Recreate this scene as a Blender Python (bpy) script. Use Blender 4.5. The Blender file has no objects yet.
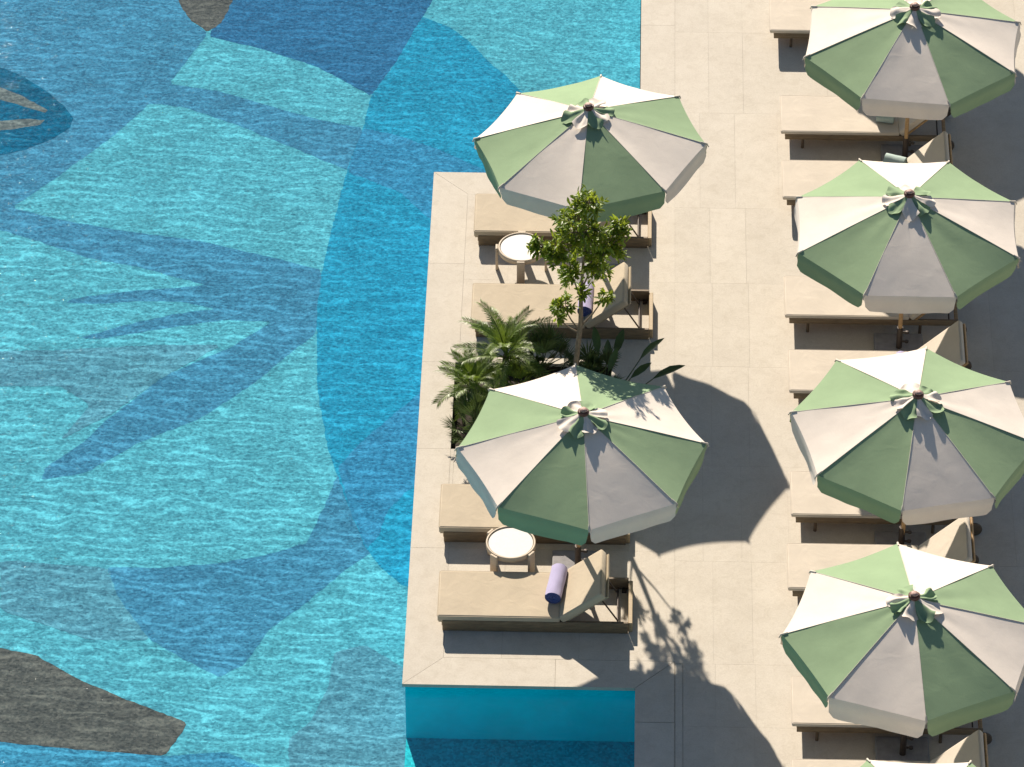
import bpy, math, random
from mathutils import Vector, Matrix, noise
PI = math.pi
sin, cos, rad = math.sin, math.cos, math.radians
scene = bpy.context.scene
COL = scene.collection
rnd = random.Random(7)

# ------------------------------------------------------------------ helpers
class MB:
    """collects faces, builds ONE mesh object"""
    def __init__(s):
        s.v, s.f, s.m, s.t, s.sm, s.uv = [], [], [], [], [], []
        s.M = Matrix.Identity(4); s.tint = 1.0
    def add(s, vs, fs, mat=0, smooth=False):
        b = len(s.v)
        s.v += [s.M @ Vector(p) for p in vs]
        for f in fs:
            s.f.append([b + i for i in f]); s.m.append(mat); s.t.append(s.tint); s.sm.append(smooth)
    def box(s, x0, x1, y0, y1, z0, z1, bev=0.0, mat=0):
        if bev <= 0:
            v = [(x, y, z) for z in (z0, z1) for y in (y0, y1) for x in (x0, x1)]
            s.add(v, [(0, 2, 3, 1), (4, 5, 7, 6), (0, 1, 5, 4), (2, 6, 7, 3), (0, 4, 6, 2), (1, 3, 7, 5)], mat)
        else:
            b = bev; rings = []
            for (z, i) in ((z0, b), (z0 + b * .3, b * .3), (z0 + b, 0), (z1 - b, 0), (z1 - b * .3, b * .3), (z1, b)):
                ring = []
                for (cx, cy, a0) in ((x1 - b, y1 - b, 0), (x0 + b, y1 - b, 90), (x0 + b, y0 + b, 180), (x1 - b, y0 + b, 270)):
                    for k in range(4):
                        a = rad(a0 + k * 30); r = b - i
                        ring.append((cx + r * cos(a), cy + r * sin(a), z))
                rings.append(ring)
            s.loft(rings, mat, cap=True, smooth=True)
    def loft(s, rings, mat=0, cap=True, smooth=True, closed=True):
        n = len(rings[0]); vs = [p for r in rings for p in r]; fs = []
        for i in range(len(rings) - 1):
            for j in range(n if closed else n - 1):
                k = (j + 1) % n
                fs.append((i * n + j, i * n + k, (i + 1) * n + k, (i + 1) * n + j))
        s.add(vs, fs, mat, smooth)
        if cap:
            s.add(rings[0], [tuple(range(n))[::-1]], mat, False)
            s.add(rings[-1], [tuple(range(n))], mat, False)
    def tube(s, pts, r, n=8, mat=0, cap=True):
        pts = [Vector(p) for p in pts]; rs = r if isinstance(r, (list, tuple)) else [r] * len(pts); rings = []
        for i, p in enumerate(pts):
            d = (pts[min(i + 1, len(pts) - 1)] - pts[max(i - 1, 0)])
            d.normalize()
            up = Vector((0, 0, 1)) if abs(d.z) < .9 else Vector((1, 0, 0))
            a = d.cross(up).normalized(); b = a.cross(d)
            rings.append([tuple(p + rs[i] * (cos(2 * PI * k / n) * a - sin(2 * PI * k / n) * b)) for k in range(n)])
        s.loft(rings, mat, cap)
    def lathe(s, prof, n=24, mat=0, c=(0, 0, 0)):
        s.loft([[(c[0] + r * cos(2 * PI * k / n), c[1] + r * sin(2 * PI * k / n), c[2] + z) for k in range(n)] for r, z in prof], mat, True, True)
    def build(s, name, mats, parent=None):
        me = bpy.data.meshes.new(name)
        me.from_pydata([tuple(p) for p in s.v], [], s.f)
        if not isinstance(mats, (list, tuple)): mats = [mats]
        for m in mats: me.materials.append(m)
        me.polygons.foreach_set('material_index', s.m)
        me.polygons.foreach_set('use_smooth', s.sm)
        at = me.attributes.new('tint', 'FLOAT', 'FACE'); at.data.foreach_set('value', s.t)
        me.update()
        o = bpy.data.objects.new(name, me); COL.objects.link(o)
        if parent: o.parent = parent
        return o

def tag(o, label=None, cat=None, group=None, kind=None):
    if label: o['label'] = label
    if cat: o['category'] = cat
    if group: o['group'] = group
    if kind: o['kind'] = kind
    return o
def empty(name, loc, rz=0):
    o = bpy.data.objects.new(name, None); COL.objects.link(o)
    o.location = loc; o.rotation_euler = (0, 0, rz); o.empty_display_size = .2
    return o
def copy_tree(o, parent=None):
    c = o.copy(); COL.objects.link(c)
    if parent: c.parent = parent
    for ch in [x for x in COL.objects if x.parent == o]: copy_tree(ch, c)
    return c

# ------------------------------------------------------------------ materials
def new_mat(name):
    m = bpy.data.materials.new(name); m.use_nodes = True
    nt = m.node_tree; nt.nodes.clear()
    out = nt.nodes.new('ShaderNodeOutputMaterial')
    return m, nt, out
def N(nt, t, **kw):
    n = nt.nodes.new(t)
    for k, v in kw.items():
        if k.startswith('_'): setattr(n, k[1:], v)
        else: n.inputs[k.replace('9', ' ')].default_value = v
    return n
def pos(nt, scale=(1, 1, 1), rot=0):
    tc = N(nt, 'ShaderNodeTexCoord'); mp = N(nt, 'ShaderNodeMapping')
    mp.inputs['Scale'].default_value = scale; mp.inputs['Rotation'].default_value = (0, 0, rot)
    nt.links.new(tc.outputs['Object'], mp.inputs['Vector'])
    return mp.outputs['Vector']
def noise_tex(nt, vec, scale, detail=3, rough=.5, dist=0):
    n = N(nt, 'ShaderNodeTexNoise', Scale=scale, Detail=detail, Roughness=rough, Distortion=dist)
    nt.links.new(vec, n.inputs['Vector']); return n.outputs['Fac']
def ramp(nt, fac, c0, c1, p0=.3, p1=.7):
    r = N(nt, 'ShaderNodeValToRGB'); e = r.color_ramp.elements
    e[0].position = p0; e[1].position = p1; e[0].color = (*c0, 1); e[1].color = (*c1, 1)
    nt.links.new(fac, r.inputs['Fac']); return r.outputs['Color']
def mulc(nt, a, b, f=1.0):
    m = N(nt, 'ShaderNodeMix', _data_type='RGBA', _blend_type='MULTIPLY')
    m.inputs[0].default_value = f
    nt.links.new(a, m.inputs[6]); nt.links.new(b, m.inputs[7]); return m.outputs[2]
def bump(nt, h, strength, dist, prev=None):
    b = N(nt, 'ShaderNodeBump', Strength=strength, Distance=dist)
    nt.links.new(h, b.inputs['Height'])
    if prev: nt.links.new(prev, b.inputs['Normal'])
    return b.outputs['Normal']
def sc(c, k): return tuple(x * k for x in c)
def srgb(r, g, b):
    f = lambda x: (x / 255 / 12.92) if x / 255 <= .04045 else ((x / 255 + .055) / 1.055) ** 2.4
    return (f(r), f(g), f(b))

def simple(name, col, rough=.6, var=.15, nscale=12, bmp=0.0, bscale=60, trans=0.0, tint=False, spec=.4, stretch=(1, 1, 1), metallic=0, tcol=None):
    m, nt, out = new_mat(name)
    v = pos(nt, stretch)
    c = ramp(nt, noise_tex(nt, v, nscale, 5, .6), sc(col, 1 - var), sc(col, 1 + var))
    if tint:
        a = N(nt, 'ShaderNodeAttribute', _attribute_name='tint')
        c = mulc(nt, c, a.outputs['Fac'])
    p = N(nt, 'ShaderNodeBsdfPrincipled', Roughness=rough, Metallic=metallic)
    p.inputs['Specular IOR Level'].default_value = spec
    nt.links.new(c, p.inputs['Base Color'])
    nrm = None
    if bmp:
        nrm = bump(nt, noise_tex(nt, v, bscale, 4, .6), 1, bmp)
        nt.links.new(nrm, p.inputs['Normal'])
    sh = p.outputs[0]
    if trans:
        t = N(nt, 'ShaderNodeBsdfTranslucent')
        if tcol: t.inputs['Color'].default_value = (*tcol, 1)
        else: nt.links.new(c, t.inputs['Color'])
        if nrm: nt.links.new(nrm, t.inputs['Normal'])
        mx = N(nt, 'ShaderNodeMixShader'); mx.inputs[0].default_value = trans
        nt.links.new(sh, mx.inputs[1]); nt.links.new(t.outputs[0], mx.inputs[2]); sh = mx.outputs[0]
    nt.links.new(sh, out.inputs['Surface'])
    return m

def fabric(name, col, trans=.0, wrinkle=.004, weave=.0004, var=.05, sheen=.15):
    m, nt, out = new_mat(name)
    v = pos(nt)
    c1 = ramp(nt, noise_tex(nt, v, 3.5, 4, .6), sc(col, 1 - var), sc(col, 1 + var))
    c2 = ramp(nt, noise_tex(nt, v, 240, 2, .6), (.9, .9, .9), (1, 1, 1))
    c = mulc(nt, c1, c2)
    n1 = bump(nt, noise_tex(nt, v, 5, 3, .5, .6), 1, wrinkle)
    n2 = bump(nt, noise_tex(nt, v, 260, 2, .6), 1, weave, n1)
    p = N(nt, 'ShaderNodeBsdfPrincipled', Roughness=.9); p.inputs['Sheen Weight'].default_value = sheen; p.inputs['Sheen Roughness'].default_value = .5
    p.inputs['Specular IOR Level'].default_value = .15
    nt.links.new(c, p.inputs['Base Color']); nt.links.new(n2, p.inputs['Normal'])
    sh = p.outputs[0]
    if trans:
        t = N(nt, 'ShaderNodeBsdfTranslucent'); nt.links.new(c, t.inputs['Color']); nt.links.new(n2, t.inputs['Normal'])
        mx = N(nt, 'ShaderNodeMixShader'); mx.inputs[0].default_value = trans
        nt.links.new(sh, mx.inputs[1]); nt.links.new(t.outputs[0], mx.inputs[2]); sh = mx.outputs[0]
    nt.links.new(sh, out.inputs['Surface'])
    return m

def stone():
    m, nt, out = new_mat('limestone')
    v = pos(nt)
    c = ramp(nt, noise_tex(nt, v, 2.2, 6, .65), (.56, .51, .425), (.625, .575, .485), .3, .72)
    c = mulc(nt, c, ramp(nt, noise_tex(nt, v, 55, 4, .7), (.91, .90, .89), (1.03, 1.03, 1.03), .3, .62))
    c = mulc(nt, c, ramp(nt, noise_tex(nt, v, 9, 5, .7, 1.0), (.93, .92, .90), (1.02, 1.02, 1.02), .3, .55))
    a = N(nt, 'ShaderNodeAttribute', _attribute_name='tint')
    c = mulc(nt, c, a.outputs['Fac'])
    p = N(nt, 'ShaderNodeBsdfPrincipled', Roughness=.85); p.inputs['Specular IOR Level'].default_value = .25
    nt.links.new(c, p.inputs['Base Color'])
    nt.links.new(bump(nt, noise_tex(nt, v, 70, 4, .6), 1, .0012), p.inputs['Normal'])
    nt.links.new(p.outputs[0], out.inputs['Surface'])
    return m

def pool_tile(name, col, wave=1.0):
    """glass mosaic with normals tilted to imitate the rippling light under water"""
    m, nt, out = new_mat(name)
    v = pos(nt)
    c = ramp(nt, noise_tex(nt, v, 1.3, 4, .6), sc(col, .9), sc(col, 1.1))
    vo = N(nt, 'ShaderNodeTexVoronoi', Scale=38.0); nt.links.new(v, vo.inputs['Vector'])
    sep = N(nt, 'ShaderNodeSeparateColor'); nt.links.new(vo.outputs['Color'], sep.inputs[0])
    c = mulc(nt, c, ramp(nt, sep.outputs[0], (.70, .74, .77) if wave else (.96, .97, .97), (1.28, 1.24, 1.2) if wave else (1.03, 1.02, 1.02), 0, 1))
    p = N(nt, 'ShaderNodeBsdfPrincipled', Roughness=.8); p.inputs['Specular IOR Level'].default_value = 0
    nt.links.new(c, p.inputs['Base Color'])
    if wave:  # water's light ripples put into the normals of a flat floor
        def mth(op, a, b=None, c=None):
            k = N(nt, 'ShaderNodeMath', _operation=op)
            for q, x in enumerate((a, b, c)):
                if x is None: continue
                if isinstance(x, (int, float)): k.inputs[q].default_value = x
                else: nt.links.new(x, k.inputs[q])
            return k.outputs[0]
        def ridge(vec, detail, rough, dist, width, pw):
            n = noise_tex(nt, vec, 1.0, detail, rough, dist)
            a = mth('ABSOLUTE', mth('MULTIPLY_ADD', n, width, -.5 * width))
            return mth('POWER', mth('MAXIMUM', mth('SUBTRACT', 1.0, a), 0.0), pw)
        sx = N(nt, 'ShaderNodeSeparateXYZ'); nt.links.new(pos(nt), sx.inputs[0])
        gy = N(nt, 'ShaderNodeMapRange'); nt.links.new(mth('MULTIPLY_ADD', sx.outputs['X'], .8, sx.outputs['Y']), gy.inputs['Value'])
        gy.inputs['From Min'].default_value = -4; gy.inputs['From Max'].default_value = 12; gy.inputs['To Min'].default_value = 1.3; gy.inputs['To Max'].default_value = .55
        patch = mth('MULTIPLY_ADD', noise_tex(nt, pos(nt, (.6, 1.1, 1)), 1, 2, .5), .9, .55)
        amp = mth('MULTIPLY', gy.outputs[0], patch)
        warp = noise_tex(nt, pos(nt, (1.5, 3.2, 1), rad(-5)), 1.0, 2.5, .55, .3)
        ph = mth('FRACT', mth('ADD', mth('MULTIPLY', sx.outputs['Y'], 6.3), mth('ADD', mth('MULTIPLY', sx.outputs['X'], .45), mth('MULTIPLY', warp, 3.4))))
        ln = mth('MAXIMUM', mth('SUBTRACT', 1.0, mth('MULTIPLY', mth('ABSOLUTE', mth('SUBTRACT', ph, .5)), 3.6)), 0.0)
        msk = mth('MAXIMUM', mth('MINIMUM', mth('MULTIPLY_ADD', noise_tex(nt, pos(nt, (3.0, 7.5, 1), rad(4)), 1.0, 2, .5), 5.0, -1.9), 1.0), 0.0)
        rA = mth('MULTIPLY', mth('MULTIPLY', ln, msk), amp)
        rB = mth('MULTIPLY', ridge(pos(nt, (6.5, 15, 1), rad(6)), 2.0, .5, .4, 13.0, 1.0), mth('MULTIPLY_ADD', amp, .4, .5))
        fn = noise_tex(nt, pos(nt, (20, 36, 1), rad(-8)), 1.0, 2.5, .65, .3)
        ny = mth('MULTIPLY_ADD', rA, .56 * wave, -.07 * wave)
        ny = mth('ADD', ny, mth('MULTIPLY', rB, .19 * wave))
        ny = mth('ADD', ny, mth('MULTIPLY_ADD', fn, .88 * wave, -.44 * wave))
        fx = noise_tex(nt, pos(nt, (24, 24, 1), rad(30)), 1.0, 2, .6)
        nx = mth('MULTIPLY_ADD', fx, .8 * wave, -.4 * wave)
        cb = N(nt, 'ShaderNodeCombineXYZ', Z=1.0); nt.links.new(nx, cb.inputs['X']); nt.links.new(ny, cb.inputs['Y'])
        nz = N(nt, 'ShaderNodeVectorMath', _operation='NORMALIZE'); nt.links.new(cb.outputs[0], nz.inputs[0]); n2 = nz.outputs[0]
        nt.links.new(n2, p.inputs['Normal'])
    nt.links.new(p.outputs[0], out.inputs['Surface'])
    return m

def water_mat():
    m, nt, out = new_mat('pool_water')
    va = pos(nt, (4.5, 9, 1), rad(-4)); vb = pos(nt, (22, 34, 1), rad(5))
    n1 = bump(nt, noise_tex(nt, va, 1.0, 2, .5, .6), 1, .0050)
    n2 = bump(nt, noise_tex(nt, vb, 1.0, 3, .6, .4), 1, .0022, n1)
    g = N(nt, 'ShaderNodeBsdfGlossy', Roughness=.05); g.inputs['Color'].default_value = (1, 1, 1, 1)
    t = N(nt, 'ShaderNodeBsdfTransparent'); t.inputs['Color'].default_value = (.86, .97, .99, 1)
    lw = N(nt, 'ShaderNodeLayerWeight', Blend=.5); nt.links.new(n2, lw.inputs['Normal']); nt.links.new(n2, g.inputs['Normal'])
    pw = N(nt, 'ShaderNodeMath', _operation='POWER'); pw.inputs[1].default_value = 5; nt.links.new(lw.outputs['Facing'], pw.inputs[0])
    f = N(nt, 'ShaderNodeMath', _operation='MULTIPLY_ADD'); f.inputs[1].default_value = .98; f.inputs[2].default_value = .02; nt.links.new(pw.outputs[0], f.inputs[0])
    mx = N(nt, 'ShaderNodeMixShader')
    nt.links.new(f.outputs[0], mx.inputs[0]); nt.links.new(t.outputs[0], mx.inputs[1]); nt.links.new(g.outputs[0], mx.inputs[2])
    nt.links.new(mx.outputs[0], out.inputs['Surface'])
    return m

M = {}
M['stone'] = stone()
M['grout'] = simple('joint_mortar', (.40, .345, .27), .95, .2, 20)
M['soil'] = simple('dark_soil', (.035, .026, .018), .95, .5, 25, .01, 30)
M['green'] = fabric('green_canvas', (.285, .395, .228), .03, .003, sheen=.02)
M['cream'] = fabric('cream_canvas', (.82, .735, .635), .06, .003)
M['hem'] = fabric('hem_tape', (.68, .62, .52), .1)
M['teak'] = simple('teak', (.40, .25, .115), .55, .25, 8, .001, 90, stretch=(1, 6, 6))
M['pale_teak'] = simple('pale_teak', (.40, .30, .17), .6, .15, 8, .001, 90, stretch=(1, 6, 6))
M['tan'] = fabric('tan_cushion_canvas', (.55, .465, .34), 0, .007)
M['sand_c'] = fabric('sand_cushion_canvas', (.65, .575, .47), 0, .006)
M['teak_dark'] = simple('shaded_teak', (.20, .145, .085), .65, .25, 8, .001, 90, stretch=(1, 6, 6))  # teak darkened in colour to carry the shade on the side rails
M['dark'] = simple('bronze_metal', (.07, .055, .045), .45, .2, 20, metallic=.3)
M['wheel'] = simple('wheel_wood', (.12, .085, .055), .6, .2, 20)
M['panel'] = fabric('woven_panel', (.42, .35, .24), 0, .003)
M['table'] = simple('white_stone_top', (.62, .59, .55), .45, .05, 30)
M['ring'] = simple('table_rim_oak', (.56, .46, .34), .6, .12, 14, stretch=(1, 1, 6))
M['plate'] = simple('grey_concrete', (.27, .26, .26), .85, .15, 14, .002, 60)
M['finial'] = simple('walnut_finial', (.13, .055, .04), .5, .3, 30)
M['finial_top'] = simple('pale_finial_cap', (.42, .27, .22), .6, .4, 40)
M['lav'] = fabric('lavender_towelling', (.46, .42, .62), 0, .004, .002)
M['navy'] = fabric('blue_towelling', (.10, .14, .36), 0, .004, .002)
M['aqua'] = fabric('aqua_towelling', (.42, .52, .48), 0, .004, .002)
M['bark'] = simple('grey_bark', (.23, .18, .125), .9, .35, 18, .006, 40, stretch=(3, 3, 1))
M['fibre'] = simple('palm_fibre', (.10, .07, .04), .95, .5, 40, .01, 60)
M['leaf'] = simple('glossy_leaf', (.135, .20, .026), .42, .35, 5, trans=.36, tint=True, tcol=(.42, .52, .04))
M['palm'] = simple('palm_leaf', (.125, .185, .030), .45, .35, 6, trans=.3, tint=True, tcol=(.24, .34, .04))
M['fan'] = simple('fan_leaf', (.075, .11, .032), .45, .35, 6, trans=.2, tint=True, tcol=(.09, .13, .03))
M['paddle'] = simple('paddle_leaf', (.045, .080, .025), .4, .3, 8, trans=.2, tint=True, tcol=(.09, .15, .03))
M['water'] = water_mat()
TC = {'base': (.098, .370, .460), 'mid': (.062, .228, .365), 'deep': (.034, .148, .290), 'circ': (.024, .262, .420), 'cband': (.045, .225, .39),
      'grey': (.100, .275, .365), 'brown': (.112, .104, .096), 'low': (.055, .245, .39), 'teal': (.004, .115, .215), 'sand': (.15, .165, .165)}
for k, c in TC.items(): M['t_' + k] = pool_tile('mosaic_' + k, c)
M['t_wall'] = pool_tile('mosaic_wall', (.0, .76, .88), 0)
M['t_notch'] = pool_tile('mosaic_deep', (.04, .56, .64), .3)  # floor tile brightened in colour where the deck shades the notch
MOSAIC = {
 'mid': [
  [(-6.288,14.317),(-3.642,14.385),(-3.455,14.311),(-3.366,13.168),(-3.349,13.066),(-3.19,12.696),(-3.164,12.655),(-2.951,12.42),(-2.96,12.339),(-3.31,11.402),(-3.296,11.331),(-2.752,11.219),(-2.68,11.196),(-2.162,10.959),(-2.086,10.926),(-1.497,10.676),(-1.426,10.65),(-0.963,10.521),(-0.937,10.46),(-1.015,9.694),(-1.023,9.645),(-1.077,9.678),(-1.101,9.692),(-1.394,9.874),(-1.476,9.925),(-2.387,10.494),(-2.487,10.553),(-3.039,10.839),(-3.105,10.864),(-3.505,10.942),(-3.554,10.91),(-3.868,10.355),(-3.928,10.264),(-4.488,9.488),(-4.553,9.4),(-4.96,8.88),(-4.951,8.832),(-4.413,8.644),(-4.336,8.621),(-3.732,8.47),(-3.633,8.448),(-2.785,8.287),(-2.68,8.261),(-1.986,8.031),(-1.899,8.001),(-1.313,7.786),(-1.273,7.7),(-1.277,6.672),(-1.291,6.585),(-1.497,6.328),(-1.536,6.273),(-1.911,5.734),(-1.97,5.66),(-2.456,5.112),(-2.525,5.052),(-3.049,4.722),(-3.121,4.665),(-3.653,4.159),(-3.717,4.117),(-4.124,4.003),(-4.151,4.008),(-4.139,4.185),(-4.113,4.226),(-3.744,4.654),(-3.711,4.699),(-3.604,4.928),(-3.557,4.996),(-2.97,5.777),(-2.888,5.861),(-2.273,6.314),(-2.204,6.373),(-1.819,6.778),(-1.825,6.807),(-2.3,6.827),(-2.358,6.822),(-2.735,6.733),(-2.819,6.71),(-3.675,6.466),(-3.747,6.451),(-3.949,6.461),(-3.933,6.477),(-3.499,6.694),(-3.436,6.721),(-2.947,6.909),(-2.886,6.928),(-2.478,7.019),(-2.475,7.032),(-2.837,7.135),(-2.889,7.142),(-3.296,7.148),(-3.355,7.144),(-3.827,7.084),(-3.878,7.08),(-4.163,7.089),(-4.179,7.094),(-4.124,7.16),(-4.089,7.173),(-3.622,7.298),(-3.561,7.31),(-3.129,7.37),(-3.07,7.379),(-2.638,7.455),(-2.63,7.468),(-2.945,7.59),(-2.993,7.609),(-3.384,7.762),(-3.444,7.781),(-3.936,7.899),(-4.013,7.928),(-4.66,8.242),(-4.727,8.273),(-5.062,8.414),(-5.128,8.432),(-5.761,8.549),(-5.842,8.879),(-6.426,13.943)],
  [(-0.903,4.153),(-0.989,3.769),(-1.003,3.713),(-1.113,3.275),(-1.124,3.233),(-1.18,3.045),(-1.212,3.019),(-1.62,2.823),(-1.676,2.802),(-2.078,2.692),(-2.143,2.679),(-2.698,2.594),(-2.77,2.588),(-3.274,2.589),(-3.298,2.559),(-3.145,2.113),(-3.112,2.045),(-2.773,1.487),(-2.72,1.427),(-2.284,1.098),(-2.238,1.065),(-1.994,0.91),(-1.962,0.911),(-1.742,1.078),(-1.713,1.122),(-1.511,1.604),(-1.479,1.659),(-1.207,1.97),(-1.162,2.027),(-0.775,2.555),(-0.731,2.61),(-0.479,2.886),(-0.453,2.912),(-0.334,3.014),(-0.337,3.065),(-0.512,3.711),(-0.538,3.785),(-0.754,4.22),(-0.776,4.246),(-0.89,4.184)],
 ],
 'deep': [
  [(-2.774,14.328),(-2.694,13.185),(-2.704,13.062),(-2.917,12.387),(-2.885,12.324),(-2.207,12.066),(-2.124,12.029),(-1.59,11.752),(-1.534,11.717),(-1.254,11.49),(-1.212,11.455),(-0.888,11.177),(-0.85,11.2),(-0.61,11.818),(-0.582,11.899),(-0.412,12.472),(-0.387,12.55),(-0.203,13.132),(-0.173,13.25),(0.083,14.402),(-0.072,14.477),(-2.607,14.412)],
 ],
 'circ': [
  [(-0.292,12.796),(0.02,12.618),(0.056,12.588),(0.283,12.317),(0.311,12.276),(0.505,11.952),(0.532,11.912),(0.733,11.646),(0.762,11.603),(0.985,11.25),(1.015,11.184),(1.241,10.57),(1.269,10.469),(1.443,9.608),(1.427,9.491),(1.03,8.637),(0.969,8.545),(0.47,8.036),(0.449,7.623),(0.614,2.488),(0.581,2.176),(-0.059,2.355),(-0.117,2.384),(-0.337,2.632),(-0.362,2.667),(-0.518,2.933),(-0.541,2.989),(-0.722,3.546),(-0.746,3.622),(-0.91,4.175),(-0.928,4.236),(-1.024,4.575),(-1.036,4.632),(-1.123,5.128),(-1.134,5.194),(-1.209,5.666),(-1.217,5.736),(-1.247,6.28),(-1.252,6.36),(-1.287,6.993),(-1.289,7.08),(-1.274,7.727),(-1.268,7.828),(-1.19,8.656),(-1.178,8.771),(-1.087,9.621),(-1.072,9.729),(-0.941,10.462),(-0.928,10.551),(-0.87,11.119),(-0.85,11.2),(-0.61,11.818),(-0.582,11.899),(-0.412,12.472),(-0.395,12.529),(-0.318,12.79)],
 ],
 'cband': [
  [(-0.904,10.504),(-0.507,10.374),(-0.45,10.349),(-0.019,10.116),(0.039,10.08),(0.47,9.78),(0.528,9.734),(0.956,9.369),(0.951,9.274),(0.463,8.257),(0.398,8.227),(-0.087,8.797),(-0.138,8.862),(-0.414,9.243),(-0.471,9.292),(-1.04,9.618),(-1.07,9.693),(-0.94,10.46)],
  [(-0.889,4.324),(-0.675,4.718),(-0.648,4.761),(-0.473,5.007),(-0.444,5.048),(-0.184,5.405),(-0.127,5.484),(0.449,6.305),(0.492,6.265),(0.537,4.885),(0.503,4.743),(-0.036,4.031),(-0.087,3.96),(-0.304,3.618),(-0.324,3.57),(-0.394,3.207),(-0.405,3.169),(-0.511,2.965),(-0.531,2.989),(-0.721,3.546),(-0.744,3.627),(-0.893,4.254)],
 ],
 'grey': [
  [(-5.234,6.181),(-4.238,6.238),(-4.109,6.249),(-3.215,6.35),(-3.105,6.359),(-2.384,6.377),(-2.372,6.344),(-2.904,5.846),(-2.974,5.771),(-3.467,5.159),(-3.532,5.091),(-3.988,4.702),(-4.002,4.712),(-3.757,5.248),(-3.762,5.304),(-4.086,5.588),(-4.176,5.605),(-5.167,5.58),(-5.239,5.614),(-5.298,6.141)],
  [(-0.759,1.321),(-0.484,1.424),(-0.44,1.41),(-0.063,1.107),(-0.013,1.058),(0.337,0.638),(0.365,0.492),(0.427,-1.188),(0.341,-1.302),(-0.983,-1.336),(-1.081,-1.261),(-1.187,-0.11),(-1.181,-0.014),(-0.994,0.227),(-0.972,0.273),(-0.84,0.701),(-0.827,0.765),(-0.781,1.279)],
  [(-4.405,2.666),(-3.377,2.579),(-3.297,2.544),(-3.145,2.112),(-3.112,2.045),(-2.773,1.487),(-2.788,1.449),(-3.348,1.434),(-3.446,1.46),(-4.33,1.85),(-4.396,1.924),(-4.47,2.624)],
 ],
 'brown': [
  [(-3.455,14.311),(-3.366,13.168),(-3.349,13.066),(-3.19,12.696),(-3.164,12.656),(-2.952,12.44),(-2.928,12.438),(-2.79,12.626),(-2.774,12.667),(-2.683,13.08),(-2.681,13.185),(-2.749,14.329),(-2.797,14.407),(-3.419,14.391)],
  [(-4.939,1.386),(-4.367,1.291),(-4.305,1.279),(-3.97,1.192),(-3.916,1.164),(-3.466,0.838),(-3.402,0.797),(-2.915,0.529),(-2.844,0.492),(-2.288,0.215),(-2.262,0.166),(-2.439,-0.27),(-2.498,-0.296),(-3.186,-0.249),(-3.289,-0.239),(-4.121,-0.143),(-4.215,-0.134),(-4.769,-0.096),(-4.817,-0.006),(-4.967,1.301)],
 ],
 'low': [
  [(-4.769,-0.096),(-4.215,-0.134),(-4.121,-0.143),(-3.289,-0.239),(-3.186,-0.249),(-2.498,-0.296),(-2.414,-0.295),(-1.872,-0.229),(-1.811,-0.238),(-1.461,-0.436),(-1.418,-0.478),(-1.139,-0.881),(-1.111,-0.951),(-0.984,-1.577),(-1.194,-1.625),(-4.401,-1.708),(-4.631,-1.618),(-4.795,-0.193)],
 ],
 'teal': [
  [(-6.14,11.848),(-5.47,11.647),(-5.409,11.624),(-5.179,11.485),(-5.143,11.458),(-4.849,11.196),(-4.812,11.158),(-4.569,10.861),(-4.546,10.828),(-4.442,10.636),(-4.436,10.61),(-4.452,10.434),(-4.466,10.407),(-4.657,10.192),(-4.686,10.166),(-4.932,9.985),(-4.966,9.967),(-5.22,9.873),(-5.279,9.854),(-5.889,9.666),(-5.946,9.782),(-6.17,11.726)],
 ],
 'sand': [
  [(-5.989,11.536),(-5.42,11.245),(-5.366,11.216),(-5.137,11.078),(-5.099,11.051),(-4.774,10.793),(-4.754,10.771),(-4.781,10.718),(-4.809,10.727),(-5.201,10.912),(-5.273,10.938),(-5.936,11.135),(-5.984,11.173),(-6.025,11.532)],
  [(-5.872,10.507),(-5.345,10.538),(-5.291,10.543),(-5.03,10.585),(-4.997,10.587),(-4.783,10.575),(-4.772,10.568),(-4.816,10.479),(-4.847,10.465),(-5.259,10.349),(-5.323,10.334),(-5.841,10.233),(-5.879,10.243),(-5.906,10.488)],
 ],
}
# ------------------------------------------------------------------ pool
WZ, FZ = -.09, -.80
POOL = dict(x0=-14, x1=2.39, y0=-7, y1=20)
def wobble(pts):
    # edges wander a centimetre or so, imitating the bend of light through water
    o = []
    for i, a in enumerate(pts):
        b = pts[(i + 1) % len(pts)]; L = math.hypot(b[0] - a[0], b[1] - a[1]); n = max(1, int(L / .05))
        for k in range(n):
            x = a[0] + (b[0] - a[0]) * k / n; y = a[1] + (b[1] - a[1]) * k / n
            o.append((x + .016 * noise.noise((x * 9, y * 14, 3)) + rnd.uniform(-.004, .004), y + .016 * noise.noise((x * 9, y * 14, 8)) + rnd.uniform(-.004, .004)))
    return o
def tri_poly(mb, pts, z, mat):
    pts = wobble(pts)
    from mathutils.geometry import tessellate_polygon
    v = [Vector((x, y, z)) for x, y in pts]
    fs = []
    for t in tessellate_polygon([v]):
        a, b, c = (v[i] for i in t)
        fs.append(t if (b - a).cross(c - a).z > 0 else t[::-1])
    mb.add([tuple(p) for p in v], fs, mat)
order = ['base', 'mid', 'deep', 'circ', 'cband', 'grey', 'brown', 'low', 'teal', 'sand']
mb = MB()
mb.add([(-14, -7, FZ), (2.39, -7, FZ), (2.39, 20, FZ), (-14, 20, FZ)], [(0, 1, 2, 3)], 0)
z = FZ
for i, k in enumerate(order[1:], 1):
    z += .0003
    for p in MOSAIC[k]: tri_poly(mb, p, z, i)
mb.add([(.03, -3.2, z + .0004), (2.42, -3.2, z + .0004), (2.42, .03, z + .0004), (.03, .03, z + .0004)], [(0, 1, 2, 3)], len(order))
o = mb.build('pool_floor', [M['t_' + k] for k in order + ['notch']]); tag(o, kind='structure')
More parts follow.
